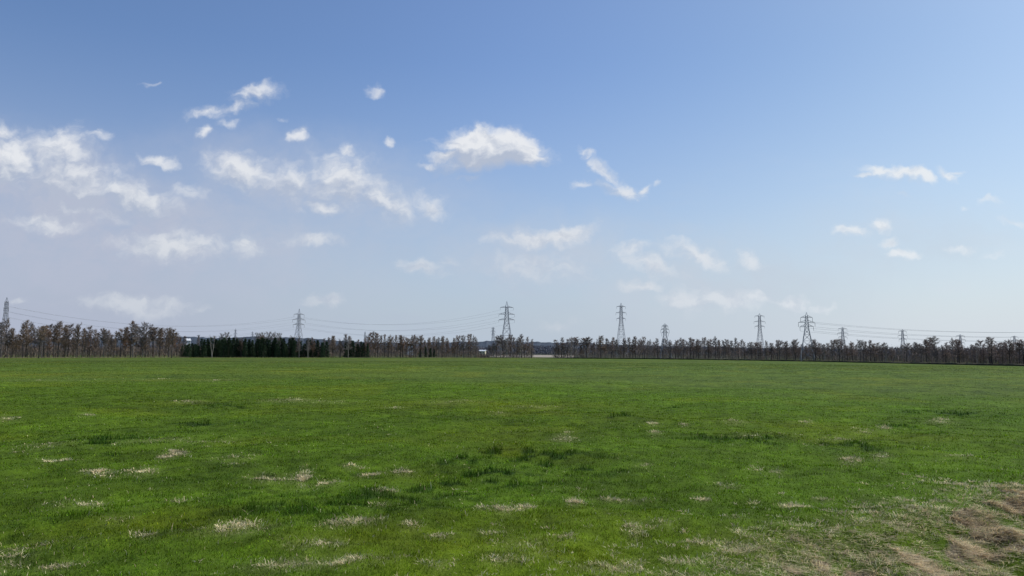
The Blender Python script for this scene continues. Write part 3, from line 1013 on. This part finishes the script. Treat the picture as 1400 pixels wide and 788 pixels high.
def house(px, D, w, dpt, h, roofh, yaw, wm, rmat, label, wins):
    x, y = at(px, D)
    root = link('house', None, None, label=label, category='house')
    root.location = (x, y, 0); root.rotation_euler = (0, 0, -math.atan2(x, y) + yaw)
    mb = MB(); mb.box((0, 0, h / 2 - .1), (w, dpt, h + .2))
    # gables
    for s in (-1, 1):
        mb.tri(Vector((s * w / 2, -dpt / 2, h)), Vector((s * w / 2, dpt / 2, h)), Vector((s * w / 2, 0, h + roofh)))
    link('wall', mb.mesh('wall', wm), root)
    rb = MB()
    ov = .35; t = .14
    for s in (-1, 1):
        a = [Vector((sx * (w / 2 + ov), s * (dpt / 2 + ov), h - .12)) for sx in (-1, 1)]
        b = [Vector((sx * (w / 2 + ov), 0, h + roofh + .08)) for sx in (-1, 1)]
        up = Vector((0, 0, t)); i = len(rb.v)
        rb.v += [a[0], a[1], b[1], b[0], a[0] + up, a[1] + up, b[1] + up, b[0] + up]
        for q in ((0, 1, 2, 3), (4, 7, 6, 5), (0, 4, 5, 1), (0, 3, 7, 4), (1, 5, 6, 2)):
            rb.f.append(tuple(i + k for k in q))
    link('roof', rb.mesh('roof', rmat), root)
    for (wx, wz, ww, wh) in wins:
        g = MB(); g.box((wx, -dpt / 2 - .02, wz), (ww, .06, wh))
        o = link('window', g.mesh('window', glassm), root)
        f = MB()
        for s in (-1, 1):
            f.box((wx + s * (ww / 2 + .04), -dpt / 2 - .04, wz), (.08, .09, wh + .16))
            f.box((wx, -dpt / 2 - .04, wz + s * (wh / 2 + .04)), (ww, .085, .08))
        link('frame', f.mesh('frame', framem), o)
    ch = MB(); ch.box((w * .28, 0, h + roofh + .25), (.5, .5, .9))
    link('chimney', ch.mesh('chimney', roofm), root)


house(660, 455, 3.5, 5.0, 3.75, .55, R(-8), cream, roofw, 'small cream house in the gap between the middle grove and the central pylon', [(-.9, 2.9, .9, .8), (.7, 2.9, .7, .7), (-.6, 1.5, 1.3, 1.0)])
house(255.5, 600, 3.6, 4.5, 10.2, 1.4, R(15), whitew, roofw, 'white house top showing above the low end of the spruce row', [(-.8, 9.2, .9, .8), (.8, 9.2, .9, .8)])
house(561, 640, 5, 5, 9.5, 1.6, R(10), whitew, roofw, 'pale house glimpsed high among the middle grove trees', [(0, 8.2, 1.6, .9)])

# ------------------------------------------------------------------ sun and sky
SUN_AZ, SUN_EL = R(62), R(46)
sl = bpy.data.lights.new('sun', 'SUN'); so = bpy.data.objects.new('sun', sl); COL.objects.link(so)
sl.energy = 3.3; sl.angle = R(.53); sl.color = (1.0, .955, .88)
sd = Vector((math.sin(SUN_AZ) * math.cos(SUN_EL), math.cos(SUN_AZ) * math.cos(SUN_EL), math.sin(SUN_EL)))
so.rotation_euler = (-sd).to_track_quat('-Z', 'Y').to_euler()

W = bpy.data.worlds.new('World'); SC.world = W; W.use_nodes = True
W.cycles.sampling_method = 'MANUAL'; W.cycles.sample_map_resolution = 256
nt = W.node_tree; nt.nodes.clear(); L = nt.links.new
STR = 0.10


def lin(c):
    return [((v / 255 + .055) / 1.055) ** 2.4 / STR if v > 10 else 0 for v in c]


def M(op, a, b=None, c=None, clamp=False):
    n = nt.nodes.new('ShaderNodeMath'); n.operation = op; n.use_clamp = clamp
    for i, v in enumerate((a, b, c)):
        if v is None:
            continue
        if isinstance(v, (int, float)):
            n.inputs[i].default_value = v
        else:
            L(v, n.inputs[i])
    return n.outputs[0]


def VM(op, a, b=None, scale=None):
    n = nt.nodes.new('ShaderNodeVectorMath'); n.operation = op
    for i, v in enumerate((a, b)):
        if v is None:
            continue
        if isinstance(v, (tuple, list)):
            n.inputs[i].default_value = v
        else:
            L(v, n.inputs[i])
    if scale is not None:
        if isinstance(scale, (int, float)):
            n.inputs['Scale'].default_value = scale
        else:
            L(scale, n.inputs['Scale'])
    return n.outputs['Value'] if op in ('LENGTH', 'DOT_PRODUCT') else n.outputs[0]


def MR(v, a, b, c, d, smooth=False):
    n = nt.nodes.new('ShaderNodeMapRange'); n.clamp = True
    if smooth:
        n.interpolation_type = 'SMOOTHSTEP'
    L(v, n.inputs['Value'])
    for k, val in zip(('From Min', 'From Max', 'To Min', 'To Max'), (a, b, c, d)):
        n.inputs[k].default_value = val
    return n.outputs[0]


def MIX(f, a, b):
    n = nt.nodes.new('ShaderNodeMix'); n.data_type = 'RGBA'
    if isinstance(f, (int, float)):
        n.inputs[0].default_value = f
    else:
        L(f, n.inputs[0])
    for i, v in ((6, a), (7, b)):
        if isinstance(v, (tuple, list)):
            n.inputs[i].default_value = (*v[:3], 1)
        else:
            L(v, n.inputs[i])
    return n.outputs[2]


def NOISE(vec, scale, detail=5, rough=.55, out='Fac'):
    n = nt.nodes.new('ShaderNodeTexNoise'); n.inputs['Scale'].default_value = scale
    n.inputs['Detail'].default_value = detail; n.inputs['Roughness'].default_value = rough
    L(vec, n.inputs['Vector'])
    return n.outputs[out]


tc = nt.nodes.new('ShaderNodeTexCoord')
DIR = tc.outputs['Generated']
sx = nt.nodes.new('ShaderNodeSeparateXYZ'); L(DIR, sx.inputs[0])
dx, dy, dz = sx.outputs
dys = M('MAXIMUM', dy, .08)
U = M('DIVIDE', dx, dys); V = M('DIVIDE', dz, dys)
cb = nt.nodes.new('ShaderNodeCombineXYZ'); L(U, cb.inputs[0]); L(V, cb.inputs[1])
Pv = cb.outputs[0]
front = MR(dy, .15, .35, 0, 1)

sky = nt.nodes.new('ShaderNodeTexSky'); sky.sky_type = 'NISHITA'; sky.sun_disc = False
sky.sun_elevation = SUN_EL; sky.sun_rotation = SUN_AZ; sky.altitude = 50; sky.air_density = 1.0; sky.dust_density = 1.2; sky.ozone_density = 1.6
_sx = nt.nodes.new('ShaderNodeSeparateXYZ'); L(DIR, _sx.inputs[0])
base = VM('MULTIPLY', sky.outputs[0], MIX(MR(_sx.outputs[0], -.1, .55, 0, 1, True), (.94, 1.08, 1.30), (.90, 1.04, 1.13)))

# haze that thickens towards the horizon; paler on the sun's side, lavender on the other
hz_l = lin((175, 183, 203)); hz_m = lin((184, 197, 213)); hz_r = lin((210, 219, 230))
t1 = MR(U, -.65, -.05, 0, 1, True); t2 = MR(U, -.05, .65, 0, 1, True)
hazec = MIX(t2, MIX(t1, hz_l, hz_m), hz_r)
hf = M('POWER', MR(dz, 0.0, .38, 1, 0), 1.5)
hleft = MR(U, -.75, .1, .10, 0, True)
hf = M('MINIMUM', M('ADD', M('MULTIPLY', hf, .97), M('MULTIPLY', hleft, MR(dz, .1, .30, 1, 0, True))), .97)
skyc = MIX(hf, base, hazec)

GREY = [(665,226,78,15,0,.9),(700,228,50,12,0,.7),(60,270,150,34,-8,.9),(200,290,90,18,-15,.6),(400,262,70,18,0,.6),(480,270,50,14,-20,.5),(235,350,70,12,0,.5),(970,425,60,12,0,.5),(40,330,120,30,0,.7)]
CL_VEIL = [(80,285,230,85,-10,1.1),(420,258,230,65,-8,.7),(180,330,340,90,0,.95),(740,350,160,55,0,.8),(960,390,210,65,0,.8),(1230,330,170,50,0,.4),(560,275,90,40,-20,.5),(330,370,330,50,0,.45)]
# clouds: soft seeds placed by bearing and elevation, broken up by noise
CL = [(650,196,60,24,0,1.5),(700,205,56,30,-8,1.6),(662,212,70,22,0,1.5),(612,211,36,13,8,1.15),(588,222,22,9,10,.9),(732,212,30,18,-20,1.1),(640,215,60,20,0,1.1),(638,240,28,7,0,.7),
 (803,209,20,9,-20,.95),(824,231,30,13,-38,.95),(848,259,38,16,-15,1.0),(798,250,22,9,-15,.75),(876,254,16,7,10,.9),(898,252,8,7,-40,.7),
 (512,128,17,10,-20,.9),(532,193,12,10,-10,.9),(470,206,15,10,-20,.9),(407,186,22,11,5,1.0),(280,182,18,11,8,.95),(217,220,30,12,-12,1.0),(207,113,17,5,0,.7),
 (350,128,50,17,12,.95),(283,156,34,11,8,.9),(320,150,40,14,22,.8),(312,172,24,9,10,.7),(383,163,16,5,0,.65),
 (335,235,66,28,-8,1.1),(398,242,52,32,0,.95),(295,222,34,18,-30,.75),(470,245,64,42,-25,1.05),(445,281,32,12,-15,.95),(520,272,70,26,-22,.95),(590,280,38,22,-35,.9),(415,285,14,8,-30,.7),(255,262,40,16,-10,.7),
 (10,220,60,44,0,1.3),(75,205,64,40,0,1.05),(132,185,30,12,0,.85),(95,245,130,42,-10,.95),(185,270,80,26,-18,1.1),(70,302,60,16,0,.8),(0,182,30,18,0,1.0),(120,285,120,30,-5,.7),(100,180,20,14,30,.6),
 (235,336,72,22,0,.95),(338,338,24,14,-15,.85),(428,326,42,9,0,.8),(185,420,76,13,-3,.95),(160,414,40,8,5,.8),(445,409,25,9,0,.85),(25,408,16,6,0,.7),(270,429,24,6,0,.65),
 (772,320,44,14,12,1.0),(730,326,40,14,0,.85),(690,332,36,11,0,.7),(735,366,80,22,0,.62),(580,367,32,12,-18,.8),(612,356,14,8,0,.65),(862,342,30,11,0,.75),(888,366,46,14,-18,.8),(880,395,28,9,0,.9),
 (955,347,46,14,-15,.85),(975,351,20,10,-15,.75),(1026,352,24,14,-30,.75),(1036,409,24,7,0,.85),(1086,412,26,9,-5,.9),(1124,418,18,6,0,.75),(985,411,60,15,-5,.85),(940,415,44,14,0,.9),(970,420,60,18,0,.7),(760,444,36,6,0,.6),(920,345,26,9,-10,.6),
 (1240,243,44,14,-8,1.05),(1205,234,32,11,-12,1.0),(1264,246,26,11,-14,1.05),(1182,238,20,6,0,.85),(1298,238,22,12,-20,.9),(1310,234,14,6,-10,.8),(1240,269,14,6,0,.6),(1160,316,20,9,-5,.85),(1200,306,17,11,-10,.95),(1214,332,14,9,0,.95),(1236,345,26,7,5,.9),
 (1353,277,18,8,0,.75),(1313,342,24,7,-8,.7),(1385,300,24,8,-5,.7),(1356,351,16,7,0,.65),(1320,285,12,5,0,.55)]


def uv_of(px, py):
    d = ray(px, py)
    return d.x / d.y, d.z / d.y


wn = NOISE(Pv, 16, 3, .5, 'Color')
warp = VM('SCALE', VM('SUBTRACT', wn, (.5, .5, .5)), scale=.045)
wn2 = NOISE(Pv, 60, 3, .55, 'Color')
warp2 = VM('SCALE', VM('SUBTRACT', wn2, (.5, .5, .5)), scale=.018)
PW_ = VM('ADD', VM('ADD', Pv, warp), warp2)


def cloud_field(vec):
    acc = None
    sp = nt.nodes.new('ShaderNodeSeparateXYZ'); L(vec, sp.inputs[0])
    for (px, py, rx, ry, rot, amp) in CL:
        cu, cv = uv_of(px, py)
        # the running maximum rides along in z (scaled to nothing) so that the nodes evaluate one after another
        cz = nt.nodes.new('ShaderNodeCombineXYZ'); L(sp.outputs[0], cz.inputs[0]); L(sp.outputs[1], cz.inputs[1])
        if acc is not None:
            L(acc, cz.inputs[2])
        m = nt.nodes.new('ShaderNodeMapping'); m.vector_type = 'TEXTURE'
        m.inputs['Location'].default_value = (cu, cv, 0)
        m.inputs['Rotation'].default_value = (0, 0, R(rot))
        big = 1.25 if (len(CL) > 20 and py > 300) else 1.0
        m.inputs['Scale'].default_value = (rx * 1.62 * big / FPX, ry * 1.68 * big / FPX, 1e6)
        L(cz.outputs[0], m.inputs['Vector'])
        ln = VM('LENGTH', m.outputs[0])
        if len(CL) > 20:
            amp *= 1.15 if py > 300 else (1.15 if px > 1100 else 1.0)
        v = MR(ln, 0, 1, amp, 0, True)
        acc = v if acc is None else M('MAXIMUM', acc, v)
    return acc


F = cloud_field(PW_)
st = nt.nodes.new('ShaderNodeMapping'); st.vector_type = 'POINT'; st.inputs['Scale'].default_value = (1, 1.5, 1); L(PW_, st.inputs['Vector'])
n1 = NOISE(st.outputs[0], 36, 6, .55)
st2 = VM('ADD', st.outputs[0], (.010, .013, 0))
n1b = NOISE(st2, 36, 4, .55)
dens = M('SUBTRACT', M('ADD', F, M('MULTIPLY', M('SUBTRACT', n1, .5), 1.25)), .36)
alpha = MR(dens, -.12, .74, 0, 1, True)
alpha = M('MULTIPLY', alpha, MR(F, .25, 1.15, .42, .97))
CL_keep = CL
CL = CL_VEIL
VE = cloud_field(PW_)
CL = CL_keep
# faint general cirrus-like milkiness low in the sky
n_w = NOISE(VM('MULTIPLY', Pv, (1, 2.6, 1)), 7, 5, .6)
wisp = M('MULTIPLY', MR(n_w, .48, .72, 0, .30, True), MR(V, .02, .34, 1, 0, True))
alpha = M('MULTIPLY', alpha, front)
alpha = M('MULTIPLY', alpha, MR(V, .03, .14, .8, 1))
relief = M('SUBTRACT', n1, n1b)
# light on the tops, shade on the bases of the larger clouds: compare the field with the field a little towards the sun
CL_all = CL
CL = [c for c in CL_all if c[5] >= .95 and c[1] < 300]
Fup = cloud_field(VM('ADD', PW_, (.006, .017, 0)))
CL = CL_all
lit = M('ADD', M('ADD', .50, M('MULTIPLY', relief, 2.0)), M('MULTIPLY', M('MINIMUM', M('SUBTRACT', F, Fup), .35), 1.1))
CL_keep = CL
CL = GREY
G = cloud_field(PW_)
CL = CL_keep
lit = M('SUBTRACT', lit, M('MULTIPLY', G, .55))
lit = M('MAXIMUM', M('MINIMUM', lit, 1), 0)
lowt = MR(V, .03, .30, 0, 1)
c_dark = MIX(t2, MIX(lowt, lin((178, 188, 205)), lin((180, 190, 209))), lin((205, 214, 226)))
c_lite = MIX(t2, MIX(lowt, lin((205, 211, 220)), lin((234, 236, 240))), lin((232, 237, 242)))
cc = MIX(lit, c_dark, c_lite)
skyw = MIX(wisp, skyc, MIX(t2, lin((178, 188, 208)), lin((214, 222, 232))))
n_v = NOISE(VM('MULTIPLY', PW_, (1, 1.6, 1)), 14, 5, .6)
veil = M('MULTIPLY', M('MULTIPLY', VE, MR(n_v, .3, .68, .5, 1.0, True)), front)
skyw = MIX(M('MINIMUM', veil, .85), skyw, MIX(MR(U, -.5, .25, 0, 1), lin((184, 190, 208)), lin((196, 206, 219))))
final = MIX(alpha, skyw, cc)
bg = nt.nodes.new('ShaderNodeBackground'); bg.inputs['Strength'].default_value = STR
L(final, bg.inputs['Color'])
wo = nt.nodes.new('ShaderNodeOutputWorld'); L(bg.outputs[0], wo.inputs['Surface'])

# ------------------------------------------------------------------ render settings
SC.view_settings.view_transform = 'Standard'
SC.view_settings.look = 'None'
SC.view_settings.exposure = 0
SC.cycles.max_bounces = 6
SC.cycles.transparent_max_bounces = 4

for o in SC.objects:
    if 'label' in o and len(o['label'].replace('-', ' ').split()) > 16:
        print('LONG', o.name, o['label'])
